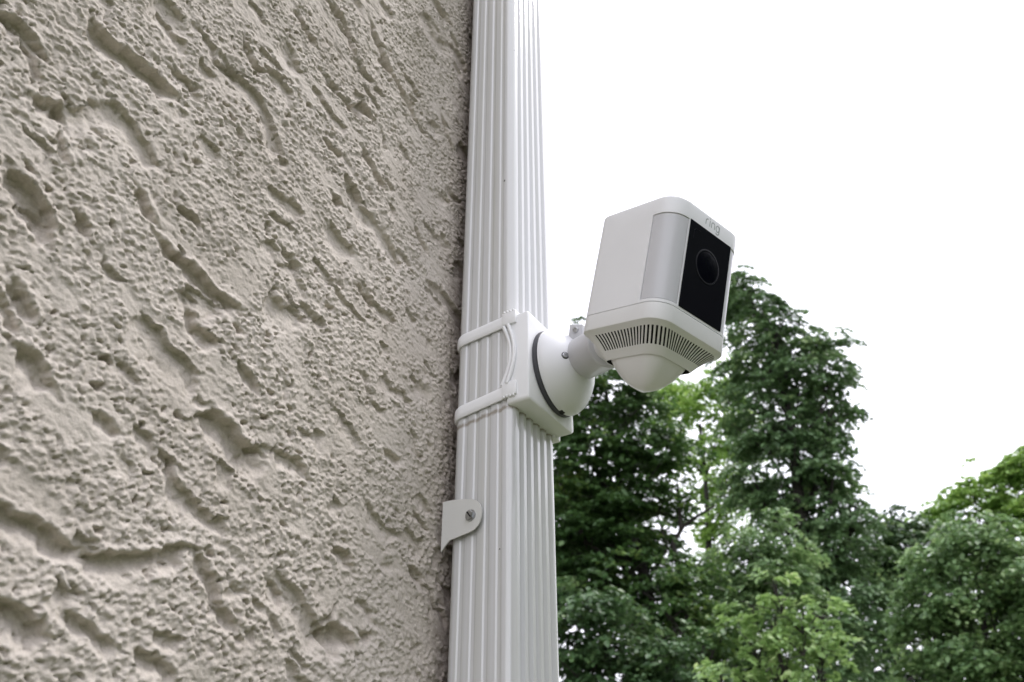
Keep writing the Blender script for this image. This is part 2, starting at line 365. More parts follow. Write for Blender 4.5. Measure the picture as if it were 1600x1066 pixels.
# lips hang over a little, downwards
hd = np.clip(H, -.006, .006)
Zd = Zg - .30 * (hd + .003); Xd = Xg - .06 * (hd + .003)
edge = sst(CORNER_X - .02, CORNER_X, Xg)
VV = np.stack([Xd, WALL_Y - H + .018 * edge ** 2, Zd], -1).reshape(-1, 3)
nx, nzc = len(gx), len(gz)
idx = np.arange(nx * nzc).reshape(nx, nzc)
Q = np.stack([idx[:-1, :-1], idx[1:, :-1], idx[1:, 1:], idx[:-1, 1:]], -1).reshape(-1, 4)
me = bpy.data.meshes.new('stucco_surface')
me.vertices.add(len(VV)); me.vertices.foreach_set('co', VV.ravel().astype(np.float32))
me.loops.add(Q.size); me.loops.foreach_set('vertex_index', Q.ravel().astype(np.int32))
me.polygons.add(len(Q)); me.polygons.foreach_set('loop_start', np.arange(0, Q.size, 4, dtype=np.int32))
me.polygons.foreach_set('use_smooth', np.ones(len(Q), bool)); me.update(calc_edges=True)

def stucco_mat():
    m = mat('stucco', (.47, .435, .38), .92, spec=.25)
    t = m.node_tree; b = t.nodes['Principled BSDF']; nd = t.nodes; ln = t.links.new
    tcn = nd.new('ShaderNodeTexCoord')
    n = nd.new('ShaderNodeTexNoise'); n.inputs['Scale'].default_value = 14; n.inputs['Detail'].default_value = 6
    r = nd.new('ShaderNodeValToRGB'); r.color_ramp.elements[0].position = .3; r.color_ramp.elements[0].color = (.54, .484, .425, 1); r.color_ramp.elements[1].position = .7; r.color_ramp.elements[1].color = (.64, .58, .52, 1)
    ln(tcn.outputs['Object'], n.inputs['Vector']); ln(n.outputs[0], r.inputs[0])
    # grains of sand
    g = nd.new('ShaderNodeTexNoise'); g.inputs['Scale'].default_value = 620; g.inputs['Detail'].default_value = 4; g.inputs['Roughness'].default_value = .65
    gr = nd.new('ShaderNodeMapRange'); gr.inputs[1].default_value = .3; gr.inputs[2].default_value = .7; gr.inputs[3].default_value = .84; gr.inputs[4].default_value = 1.08
    mg = nd.new('ShaderNodeMixRGB'); mg.blend_type = 'MULTIPLY'; mg.inputs[0].default_value = 1
    ln(tcn.outputs['Object'], g.inputs['Vector']); ln(g.outputs[0], gr.inputs[0]); ln(r.outputs[0], mg.inputs[1]); ln(gr.outputs[0], mg.inputs[2])
    # brown speckled grime along the downspout, with the pipe's contact shade painted in
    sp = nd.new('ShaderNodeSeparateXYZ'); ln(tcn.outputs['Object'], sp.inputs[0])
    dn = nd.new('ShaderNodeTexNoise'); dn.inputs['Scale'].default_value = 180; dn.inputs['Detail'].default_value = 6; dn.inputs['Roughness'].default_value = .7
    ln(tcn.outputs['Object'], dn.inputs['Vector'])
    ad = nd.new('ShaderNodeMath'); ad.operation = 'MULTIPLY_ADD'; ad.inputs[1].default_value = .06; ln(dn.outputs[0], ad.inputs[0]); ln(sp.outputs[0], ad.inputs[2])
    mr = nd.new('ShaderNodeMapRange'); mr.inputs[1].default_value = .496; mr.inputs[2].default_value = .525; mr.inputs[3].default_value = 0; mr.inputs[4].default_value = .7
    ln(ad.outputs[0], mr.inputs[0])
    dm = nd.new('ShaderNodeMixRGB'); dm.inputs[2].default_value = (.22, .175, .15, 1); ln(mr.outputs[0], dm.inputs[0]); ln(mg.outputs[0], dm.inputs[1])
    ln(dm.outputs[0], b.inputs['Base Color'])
    bp = nd.new('ShaderNodeBump'); bp.inputs['Strength'].default_value = .55; bp.inputs['Distance'].default_value = .0010
    ln(g.outputs[0], bp.inputs['Height']); ln(bp.outputs[0], b.inputs['Normal'])
    return m
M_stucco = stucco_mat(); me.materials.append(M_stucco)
wall = thing('stucco_wall', 'rough cream stucco house wall with torn diagonal trowel ridges', 'wall', (-1, WALL_Y, 0))
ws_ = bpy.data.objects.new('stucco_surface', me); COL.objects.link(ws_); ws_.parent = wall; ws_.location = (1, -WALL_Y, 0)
V, Fc = bevel_box(-2.6, CORNER_X - .006, WALL_Y + .02, 4.0, 0, 3.0, .006)
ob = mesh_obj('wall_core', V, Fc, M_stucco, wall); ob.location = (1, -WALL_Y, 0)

# ------------------------------------------------------------------ downspout
STRAP_Z = CAM.z + .3282 * K - .0015 + .13 * PY
M_pipe = pipe_material()
def pipe_profile():
    x0, y0, x1, y1 = PX, PY, PX + WF, PY + WS; r = .0075; P = []
    def run(a, b, nrm, fr, gw, gd, sl_w=.0016):
        a = Vector(a); b = Vector(b); n = Vector(nrm); d = (b - a); l = d.length; d /= l
        for f in fr:
            c = l * f
            sw_ = sl_w
            for o, dep in ((-gw / 2, 0), (-gw / 2 + .0004, .10), (-gw / 2 + sw_ - .0004, .92), (-gw / 2 + sw_, 1), (gw / 2 - sw_, 1), (gw / 2 - sw_ + .0004, .92), (gw / 2 - .0004, .10), (gw / 2, 0)):
                P.append(a + d * (c + o) - n * gd * dep)
    def arc(cx, cy, a0):
        for i in range(9):
            a = a0 + math.pi / 2 * i / 8; P.append(Vector((cx + r * math.cos(a), cy + r * math.sin(a))))
    arc(x0 + r, y0 + r, math.pi)
    run((x0, y0), (x1, y0), (0, -1), (.19, .345, .50, .655, .81), .0064, .0027, .0027)
    arc(x1 - r, y0 + r, 1.5 * math.pi)
    run((x1, y0), (x1, y1), (1, 0), (.24, .41, .59, .76), .0048, .0012)
    arc(x1 - r, y1 - r, 0)
    run((x1, y1), (x0, y1), (0, 1), (.20, .35, .50, .65, .80), .0056, .0021)
    arc(x0 + r, y1 - r, math.pi / 2)
    run((x0, y1), (x0, y0), (-1, 0), (.22, .41, .60, .79), .0050, .0007)
    return P
prof = pipe_profile()
zs = [.12, .6, 1.2, 1.6, 1.9, 2.2, 2.5, 2.8, 2.98]
rings = [[Vector((p.x, p.y, z)) for p in prof] for z in zs]
pipe = thing('downspout', 'white fluted metal downspout standing at the corner of the stucco wall', 'downspout', (PX + WF / 2, PY + WS / 2, .12))
PO = -Vector(pipe.location)
V, Fc = loft(rings, True, True)
mesh_obj('pipe', V, Fc, M_pipe, pipe, sharp=30).location = PO
def sidep(y, z, o=0.): return Vector((.5011 * K - o, y * K, z * K + CAM.z))   # a point on the pipe's side face, o proud of it
# metal strap that ties the downspout to the wall: tapered ear with round end, then the tail to the wall
def side_px(px, py, o):
    v = pray(px, py); return CAM + v * ((PX - o) / v.x)
out_ = [(693.5, 786), (698, 784.5), (704, 783), (720, 781), (738, 780.3), (745, 782.5), (750, 787), (753, 793), (754, 800), (753.2, 808), (751, 815.5), (747.5, 822), (742, 828), (734, 832.5), (718, 839), (703.6, 845), (697, 853), (690, 863.5)]
def ear(o): return [side_px(x, y, .0032) - Vector((o, 0, 0)) for x, y in out_]
V, Fc = loft([ear(0), ear(.0010)])
st = mesh_obj('strap', V, Fc, M_strap, pipe, sharp=40); st.location = PO
tag(st, 'off white metal strap with rounded ear')
# screw: washer head with hexagon and slot
sc0 = side_px(735.5, 805.5, .0042)
parts = [lathe([(-.002, .0040), (.0003, .0042), (.0009, .0040)], sc0, (-1, 0, 0), 24), lathe([(.0009, .0032), (.0022, .0032), (.0027, .0028)], sc0, (-1, 0, 0), 6)]
hw = .0005; sy = math.cos(R_(35)); sz = math.sin(R_(35))
V, Fc = join(parts); s_ = mesh_obj('screw', V, Fc, M_screw, st, sharp=25); s_.location = (0, 0, 0)
q = sc0 + Vector((-.00285, 0, 0)); dv = Vector((0, .6, .8)); nv = Vector((0, -.8, .6))
V = [q + dv * a * .0026 + nv * b * .0005 + Vector((c, 0, 0)) for c in (0, .0004) for a, b in ((-1, -1), (1, -1), (1, 1), (-1, 1))]
mesh_obj('screw_slot', V, [(0, 1, 2, 3), (4, 5, 6, 7), (0, 1, 5, 4), (1, 2, 6, 5), (2, 3, 7, 6), (3, 0, 4, 7)], M_dark, st, smooth=False)

# ------------------------------------------------------------------ plastic clamp mount round the downspout
mount = thing('pipe_mount', 'white plastic clamp block strapped round the downspout by two bands', 'pipe mount', house(.538, .2978, .328))
MO = -Vector(mount.location)
pz0, pz1, py0, py1 = .3268 * K + CAM.z, .4075 * K + CAM.z, .2900 * K, .3052 * K
pl_x0, pl_x1 = .5000 * K, .5725 * K
# block: chamfered lower corner rings along y
def blk(y, ins):
    c = .004; x0, x1, z0, z1 = pl_x0 + ins, pl_x1 - ins, pz0 + ins, pz1 - ins
    pts = []
    for cx, cz, a0, r in ((x0 + .003, z0 + .003, math.pi, .003), (x1 - .004, z0 + .004, 1.5 * math.pi, .004), (x1 - .004, z1 - .004, 0, .004), (x0 + .0015, z1 - .0015, .5 * math.pi, .0015)):
        for i in range(6):
            a = a0 + i / 5 * math.pi / 2; pts.append(Vector((cx + r * math.cos(a), y, cz + r * math.sin(a))))
    return pts
V, Fc = loft([blk(py0, .0012), blk(py0 + .0005, .0003), blk(py0 + .0014, 0), blk(py1 + .004, 0)])
mesh_obj('clamp_block', V, Fc, M_mount, mount, sharp=40).location = MO
V, Fc = bevel_box(pl_x0 + .002, pl_x0 + .010, py0 + .004, py1 + .0085, pz0 + .004, pz1 - .003, .0012)
# round saddle lips seen on the block's side
def rib(y_top, bow, o, r):
    pts = []
    for i in range(13):
        f = i / 12; pts.append(sidep(y_top - bow * math.sin(math.pi * f) + .001 * f, .3985 + (.3440 - .3985) * f, o))
    return tube(pts, r, 8)
for yt, bow, o, r in ((.3125, .0072, .0014, .0017), (.3078, .0062, .0024, .0016)):
    V, Fc = rib(yt, bow, o, r); mesh_obj('saddle_lip', V, Fc, M_mount, mount).location = MO
def band(zc_near, zc_far, hh):
    """strap that runs round side, back and far side of the pipe"""
    rr = .0095; th = .0022; g = .0006
    x0, x1, y0, y1 = PX - g, PX + WF + g, py1 - .001, PY + WS + g
    path = [(x0, y0)]
    n = 8
    for i in range(7): path.append((x0, y0 + (y1 - rr - y0) * (i + 1) / 7))
    for i in range(1, n + 1): a = math.pi - math.pi / 2 * i / n; path.append((x0 + rr + rr * math.cos(a), y1 - rr + rr * math.sin(a)))
    for i in range(1, n + 1): a = math.pi / 2 - math.pi / 2 * i / n; path.append((x1 - rr + rr * math.cos(a), y1 - rr + rr * math.sin(a)))
    path.append((x1, y0))
    rings = []
    for i, (x, y) in enumerate(path):
        p0 = path[max(i - 1, 0)]; p1 = path[min(i + 1, len(path) - 1)]
        d = Vector((p1[0] - p0[0], p1[1] - p0[1], 0)).normalized(); nrm = Vector((-d.y, d.x, 0))
        f = min(1, max(0, (y - y0) / (y1 - y0))); z = (zc_near + (zc_far - zc_near) * f) * K + CAM.z
        sec = []
        for a, b in ((0, -1), (.55, -1), (.9, -.72), (1, -.35), (1, .35), (.9, .72), (.55, 1), (0, 1)):
            sec.append(Vector((x, y, z + b * hh)) + nrm * th * a)
        rings.append(sec)
    return loft(rings)
for zn, zf in ((.4050, .3995), (.3390, .3312)):
    V, Fc = band(zn, zf, .0051); bo = mesh_obj('band', V, Fc, M_mount, mount, sharp=50); bo.location = MO
    za, zb = (zn - .0062) * K + CAM.z, (zn + .0062) * K + CAM.z
    V, Fc = bevel_box(PX - .0040, PX + .004, py1 - .0045, py1 + .0078, za, zb, .0008)
    bk_ = mesh_obj('buckle', V, Fc, M_mount, bo)
    tp = []
    for i in range(4):
        yy = py1 - .003 + i * .0027
        tp.append(bevel_box(PX - .0044, PX - .001, yy, yy + .0016, (zb - .001) if zn > .38 else za - .0012, (zb + .0011) if zn > .38 else za + .001, .0004, 1))
    V, Fc = join(tp); mesh_obj('buckle_teeth', V, Fc, M_mount, bo)
V, Fc = bevel_box(PX + WF - .006, PX + WF + .003, py1 - .002, py1 + .006, pz0 - .0025, pz0 + .006, .0008)
mesh_obj('band_tail', V, Fc, M_mount, mount).location = MO

# ------------------------------------------------------------------ security camera
T1 = Vector((.4154, .1283, .3919)) + CAM
e0 = Vector((.9603, -.2787, -.0098)); e1 = Vector((.2699, .9203, .2833)); e0.normalize(); e1 = (e1 - e0 * e1.dot(e0)).normalized(); e2 = e0.cross(e1)
DM = Matrix(((e0.x, e1.x, e2.x, T1.x), (e0.y, e1.y, e2.y, T1.y), (e0.z, e1.z, e2.z, T1.z), (0, 0, 0, 1)))
camt = thing('security_camera', 'white box security camera with black glass front on a ball arm', 'security camera', matrix=DM)
W, D = .0730, .0697
outer = RRect(0, W, 0, D, .0140, .0140, .0085, .0085)
PZ0, PZ1 = -.0133, -.0755          # lamp covers and face plate, top and bottom
# columns round the body
cols = []
for k in range(8):
    n = 10 if k % 2 else 6
    for i in range(n): cols.append((k, i / n))
LL = outer.lens()
yL = (D - .0085 - .0178) / LL[0]; xF = (.0150 - .014) / LL[2]; xF2 = 1 - xF; yR = (.0178 - .014) / LL[4]
EP = .00025
for k, f, l in ((0, yL, LL[0]), (2, xF, LL[2]), (2, xF2, LL[2]), (4, yR, LL[4])): cols += [(k, f - EP / l), (k, f + EP / l)]
cols = sorted(set(cols))
def in_lamp(c):
    a = c[0] + c[1]; return (0 + yL < a < 2 + xF) or (2 + xF2 < a < 4 + yR)
def inset_pt(R, c, ins):
    p = R.pt(*c); x0, x1, y0, y1 = R.a
    Ri = RRect(x0 + ins, x1 - ins, y0 + ins, y1 - ins, *[max(.0005, r - ins) for r in R.r]); return Ri.pt(*c)
rows = [(-.0000, .0026, 0), (-.0002, .0016, 0), (-.0008, .0007, 0), (-.0016, .0002, 0), (-.0026, 0, 0), (PZ0, 0, 0), (PZ0 - .0003, 0, 1), (PZ1 + .0003, 0, 1), (PZ1, 0, 0), (-.0774, 0, 0), (-.0776, .0006, 0)]
rings = []
for z, ins, lamp in rows:
    rings.append([Vector((*inset_pt(outer, c, ins + (.0022 if lamp and in_lamp(c) else 0)), z)) for c in cols])
V, Fc = loft(rings)
mesh_obj('body', V, Fc, M_white, camt, sharp=38)
# lamp covers, wrapped round the two front corners
def lamp_cover(lo, hi):
    cs = [c for c in cols if lo < c[0] + c[1] < hi]
    a, b = PZ0 - .0004, PZ1 + .0004
    rg = []
    for z, ins in ((a, .0018), (a, .0008), (a - .0004, .0004), (b + .0004, .0004), (b, .0008), (b, .0018)):
        rg.append([Vector((*inset_pt(outer, c, ins), z)) for c in cs])
    V, Fc = loft(rg, False, False, closed=False); return V, Fc
for lo, hi in ((yL, 2 + xF), (2 + xF2, 4 + yR)):
    V, Fc = lamp_cover(lo, hi); tag(mesh_obj('lamp_cover', V, Fc, M_lamp, camt), 'frosted pale grey spotlight cover wrapped round the corner')
# black face plate
V, Fc = bevel_box(.0163, .0592, -.00055, .002, PZ1 - .0004, PZ0 + .0003, .0003)
fp = mesh_obj('face_plate', V, Fc, M_black, camt, smooth=False); tag(fp, 'glossy black glass front plate')
lc = Vector((.0378, -.00058, -.0385))
V, Fc = lathe([(0, .0110), (.00025, .0111), (.0003, .0115), (.0002, .0119), (0, .0120)], lc, (0, -1, 0), 48, False, False)
mesh_obj('lens_ring', V, Fc, M_lensring, fp)
V, Fc = lathe([(.0, .0105), (.0001, .0095), (.0003, .006), (.0004, .003), (.00045, .0003)], lc, (0, -1, 0), 40)
mesh_obj('lens', V, Fc, M_lens, fp)
# faint sensor window outline above the lens
pts = [Vector((.0205 + a, -.00062, -.0192 + b)) for a, b in ((0, -.006), (0, 0), (.0018, .0018), (.0065, .0018))]
V, Fc = tube(pts, .00012, 6); mesh_obj('sensor_outline', V, Fc, M_lensring, fp)
# small grey lettering above the plate
def stroke(pts, wd=.00036):
    pts = [Vector(p) for p in pts]; Lf, Rg = [], []
    for i, p in enumerate(pts):
        d = (pts[min(i + 1, len(pts) - 1)] - pts[max(i - 1, 0)]).normalized(); n = Vector((-d.y, d.x))
        Lf.append(p + n * wd); Rg.append(p - n * wd)
    n = len(pts); V = [Vector((q.x, -.00006, q.y)) for q in Lf + Rg] + [Vector((q.x, .0003, q.y)) for q in Lf + Rg]
    Fc = []
    for i in range(n - 1):
        Fc += [(i, i + 1, n + i + 1, n + i), (2 * n + i, 3 * n + i, 3 * n + i + 1, 2 * n + i + 1), (i, 2 * n + i, 2 * n + i + 1, i + 1), (n + i, n + i + 1, 3 * n + i + 1, 3 * n + i)]
    return V, Fc
def arcp(cx, cz, rx, rz, a0, a1, n=10): return [(cx + rx * math.cos(R_(a0 + (a1 - a0) * i / n)), cz + rz * math.sin(R_(a0 + (a1 - a0) * i / n))) for i in range(n + 1)]
bz, xh = -.0091, .0044; tz = bz + xh; lt = []
lt.append(stroke([(.0312, bz), (.0312, tz - .0015)] + arcp(.0330, tz - .0018, .0018, .0018, 170, 80, 6)))
lt.append(stroke([(.0353, bz), (.0353, tz)])); lt.append(stroke([(.0353, tz + .0010), (.0353, tz + .0017)]))
lt.append(stroke([(.0372, bz), (.0372, tz - .0015)] + arcp(.0388, tz - .0016, .0016, .0016, 170, 10, 8) + [(.0404, bz)]))
lt.append(stroke(arcp(.0437, bz + xh / 2, .0017, xh / 2, 0, 360, 22)))
lt.append(stroke([(.0454, tz), (.0454, bz - .0002)] + arcp(.0437, bz - .0004, .0017, .0016, 0, -150, 9)))
V, Fc = join(lt); tag(mesh_obj('lettering', V, Fc, M_logo, camt, smooth=False), 'thin grey lettering reading ring')
# lower housing: band, then a sloping underside with vent slots
inner = RRect(.0172, .0558, .0146, .0596, .0120, .0045, .0045, .0045)
ZB, ZI = -.0893, -.1042
tot = sum(LL[:5]) - .001; pitch = .00305; sl_cols = []
c_all = [c for c in cols]
d = .0035; slots = []
while d < sum(LL[:5]) - .003: slots.append(d); d += pitch
hwid = .00072
base_cols = []
for k in range(8):
    n = 8 if k in (5, 7) else (4 if k == 6 else 0)
    if n: base_cols += [((k, i / n), 0) for i in range(n)]
base_cols.append(((0, 0.), 0))
for d in slots:
    for o, fl in ((-hwid, 0), (-hwid + .00018, 1), (hwid - .00018, 1), (hwid, 0)):
        c = outer.at_len(d + o); base_cols.append((c, fl))
bc = sorted(base_cols, key=lambda q: q[0][0] + q[0][1])
rings = []; rmat = []
for z, ins in ((-.0778, .0004), (-.0780, 0), (ZB + .0012, 0), (ZB + .0004, .0002), (ZB, .0008)):
    rings.append([Vector((*inset_pt(outer, c, ins), z)) for c, fl in bc])
def slope(c, v):
    a = inset_pt(outer, c, .0010); b = inner.pt(*c); return Vector((a[0] + (b[0] - a[0]) * v, a[1] + (b[1] - a[1]) * v, ZB + (ZI - ZB) * (v - .10 * math.sin(math.pi * v)) ))
vs = [(.05, 0), (.20, 0), (.215, 1), (.40, 1), (.62, 1), (.735, 1), (.75, 0), (.86, 0), (1.0, 0)]
for v, sl in vs:
    ring = []
    for c, fl in bc:
        p = slope(c, v)
        if sl and fl:
            ctr = Vector((W / 2, D / 2, p.z)); inn = (ctr - p); inn.z = 0; inn.normalize(); p = p + Vector((0, 0, .0026)) + inn * .0006
        ring.append(p)
    rings.append(ring)
for z, g in ((ZI, .0007), (ZI + .003, .0008)):
    rings.append([Vector((*inset_pt(inner, c, g), z)) for c, fl in bc])
V, Fc = loft(rings); n = len(bc); mi = []
for f in Fc:
    m_ = 0
    if len(f) == 4:
        row = f[0] // n; j = f[0] % n; k = f[1] % n
        if 6 <= row <= 10 and (bc[j][1] or bc[k][1]): m_ = 1
        if row >= len(rings) - 2: m_ = 1
    elif f[0] >= n: m_ = 1
    mi.append(m_)
mesh_obj('lower_housing', V, Fc, [M_housing, M_dark], camt, mi=mi, sharp=38)
# bulging sensor hood below
hood = RRect(.0177, .0553, .0151, .0591, .0120, .0115, .0085, .0115)
hc = Vector((.0366, .0371)); rings = []
for i in range(15):
    u = i / 14; s_f = max(.02, (1 - u) ** .50); z = ZI + .001 - .0180 * u
    rings.append([Vector((hc.x + (hood.pt(*c)[0] - hc.x) * s_f, hc.y + (hood.pt(*c)[1] - hc.y) * s_f, z)) for c in cols])
rings.insert(0, [Vector((p.x, p.y, ZI + .0035)) for p in rings[0]])
V, Fc = loft(rings); mesh_obj('sensor_hood', V, Fc, M_housing, camt, sharp=50)

# ball arm: base dome on the clamp block, collar, stem into the back of the camera
DI = DM.inverted()
def dl(v): return DI @ Vector(v)
bc0 = Vector((.541 * K, .2900 * K - .0002, .368 * K + CAM.z)); nax = Vector((0, -1, 0))
def world_part(name, vf, m, parent=None, sharp=35):
    return mesh_obj(name, [dl(v) for v in vf[0]], vf[1], m, parent or camt, sharp=sharp)
RB = .0345; GAP = .0012
BASE_PROF = [(a + GAP, b) for a, b in [(.0030, RB - .0012), (.0032, RB - .0003), (.0040, RB), (.0075, RB - .0004), (.0120, RB - .0024), (.0160, RB - .0055), (.0200, RB - .0098), (.0235, RB - .0145), (.0262, RB - .0195), (.0275, RB - .0235)]]
base = world_part('mounting_base', lathe(BASE_PROF, bc0, nax, 72), M_white)
world_part('gasket', lathe([(-.0002, RB - .0012), (.0002, RB - .0001), (.0036, RB - .0001), (.0044, RB - .0015)], bc0, nax, 64), M_gasket, base)
def to_px(p):
    q = Vector(p) - CAM; return CXP + F_PX * q.dot(rt) / q.dot(fw), CYP - F_PX * q.dot(up) / q.dot(fw)
def on_base(px, py):
    """point and normal of the base dome seen at a photo pixel"""
    best = None
    for i in range(2, len(BASE_PROF) - 1):
        for f in (0, .25, .5, .75):
            d = BASE_PROF[i][0] * (1 - f) + BASE_PROF[i + 1][0] * f; r = BASE_PROF[i][1] * (1 - f) + BASE_PROF[i + 1][1] * f
            dd = BASE_PROF[i + 1][0] - BASE_PROF[i][0]; dr = BASE_PROF[i + 1][1] - BASE_PROF[i][1]
            for k in range(240):
                a = k / 240 * 2 * math.pi; rd = Vector((math.cos(a), 0, math.sin(a)))
                p = bc0 + nax * d + rd * r; nr = (rd * dd - nax * dr).normalized()
                if nr.dot(CAM - p) < 0: continue
                x, y = to_px(p); e = math.hypot(x - px, y - py)
                if best is None or e < best[0]: best = (e, p, nr)
    return best[1], best[2]
p, nr = on_base(883, 556)
world_part('screw_recess', lathe([(-.001, .0028), (.0001, .0029), (.0002, .0026)], p, nr, 20), M_gasket, base)
world_part('screw', lathe([(-.0004, .0023), (.0005, .0022), (.0008, .0018), (.00082, .0008), (.0003, .0006)], p, nr, 14), M_screw, base)
p, nr = on_base(879, 644)
world_part('screw_notch', lathe([(-.003, .0024), (.0003, .0026)], p, (nr + nax * .5).normalized(), 16), M_dark, base)
bkp = DM @ Vector((W / 2, D, -.080)); apex = bc0 + nax * .0235 + Vector((-.001, 0, .0052))
ax = (bkp - apex).normalized(); ln_ = (bkp - apex).length
col_ = world_part('collar', lathe([(-.008, .0150), (.0030, .0158), (.0034, .0163), (.0500, .0163), (.0508, .0155)], apex, ax, 48), M_collar)
world_part('ball_stem', lathe([(.0490, .0120), (ln_ - .004, .0112), (ln_ + .006, .0112)], apex, ax, 32), M_white)
# clamping ears of the collar with their screw, on top
side = ax.cross(Vector((0, 0, 1))).normalized(); upv = side.cross(ax).normalized()
fa = (side * .70 + ax * .70).normalized(); fb = upv.cross(fa).normalized()
eb = apex + ax * .0025 + upv * .0185 + side * .0060
def obox(c, a, b, d, ha, hb, hd_):
    V, Fc = bevel_box(-ha, ha, -hb, hb, -hd_, hd_, .0008); return [c + a * v.x + b * v.y + d * v.z for v in V], Fc
world_part('collar_ear', obox(eb, fa, fb, upv, .0030, .0055, .0072), M_collar, col_)
world_part('screw', lathe([(0, .0026), (.0006, .0025), (.0010, .0020), (.00105, .0011), (.0004, .0008)], eb + fa * .0030 + upv * .0025, fa, 16), M_screw, col_)

# ------------------------------------------------------------------ trees
rng = np.random.default_rng(5)
def leaf_mat(name, dark, light, hue2, trans=.3, rough=.45):
    m = bpy.data.materials.new(name); m.use_nodes = True
    t = m.node_tree; nd = t.nodes; ln = t.links.new; b = nd['Principled BSDF']; o = nd['Material Output']
    g = nd.new('ShaderNodeNewGeometry'); tcn = nd.new('ShaderNodeTexCoord')
    n = nd.new('ShaderNodeTexNoise'); n.inputs['Scale'].default_value = 1.1; n.inputs['Detail'].default_value = 3
    ln(tcn.outputs['Object'], n.inputs['Vector'])
    ad = nd.new('ShaderNodeMath'); ad.operation = 'MULTIPLY_ADD'; ad.inputs[1].default_value = .55
    ln(g.outputs['Random Per Island'], ad.inputs[0]); 
    sb = nd.new('ShaderNodeMath'); sb.operation = 'MULTIPLY_ADD'; sb.inputs[1].default_value = 1.3; sb.inputs[2].default_value = -.42
    ln(n.outputs[0], sb.inputs[0]); ln(sb.outputs[0], ad.inputs[2])
    r = nd.new('ShaderNodeValToRGB'); e = r.color_ramp.elements
    e[0].position = .12; e[0].color = (*dark, 1); e[1].position = .70; e[1].color = (*light, 1)
    q = e.new(.97); q.color = (*hue2, 1)
    ln(ad.outputs[0], r.inputs[0]); ln(r.outputs[0], b.inputs['Base Color'])
    b.inputs['Roughness'].default_value = rough; b.inputs['Specular IOR Level'].default_value = .5
    tr = nd.new('ShaderNodeBsdfTranslucent'); hs = nd.new('ShaderNodeHueSaturation'); hs.inputs['Hue'].default_value = .485; hs.inputs['Value'].default_value = 1.5
    ln(r.outputs[0], hs.inputs['Color']); ln(hs.outputs[0], tr.inputs[0])
    mx = nd.new('ShaderNodeMixShader'); mx.inputs[0].default_value = trans
    ln(b.outputs[0], mx.inputs[1]); ln(tr.outputs[0], mx.inputs[2]); ln(mx.outputs[0], o.inputs[0])
    return m

def leaf_mesh(P, Nn, T, size, wide):
    """P centres, Nn leaf normals, T leaf directions -> arrays for six-point folded leaves"""
    B = np.cross(Nn, T); s = size[:, None]
    v = [P - T * s * .5, P - T * s * .12 + B * s * wide * .5 + Nn * s * .07, P + T * s * .22 + B * s * wide * .40 + Nn * s * .05, P + T * s * .55 - Nn * s * .06,
         P + T * s * .22 - B * s * wide * .40 + Nn * s * .05, P - T * s * .12 - B * s * wide * .5 + Nn * s * .07]
    V = np.stack(v, 1).reshape(-1, 3); n = len(P); b = np.arange(n)[:, None] * 6
    Fq = np.concatenate([b + np.array([[0, 1, 2, 3]]), b + np.array([[0, 3, 4, 5]])], 1).reshape(-1, 4)
    return V, Fq
def nrmz(a): return a / (np.linalg.norm(a, axis=-1, keepdims=True) + 1e-9)

def big_mesh(name, V, Q, m, parent, smooth=False):
    me = bpy.data.meshes.new(name)
    me.vertices.add(len(V)); me.vertices.foreach_set('co', V.ravel().astype(np.float32))
    me.loops.add(Q.size); me.loops.foreach_set('vertex_index', Q.ravel().astype(np.int32))
    me.polygons.add(len(Q)); me.polygons.foreach_set('loop_start', np.arange(0, Q.size, 4, dtype=np.int32))
    me.update(calc_edges=True); me.materials.append(m)
    o = bpy.data.objects.new(name, me); COL.objects.link(o); o.parent = parent
    return o

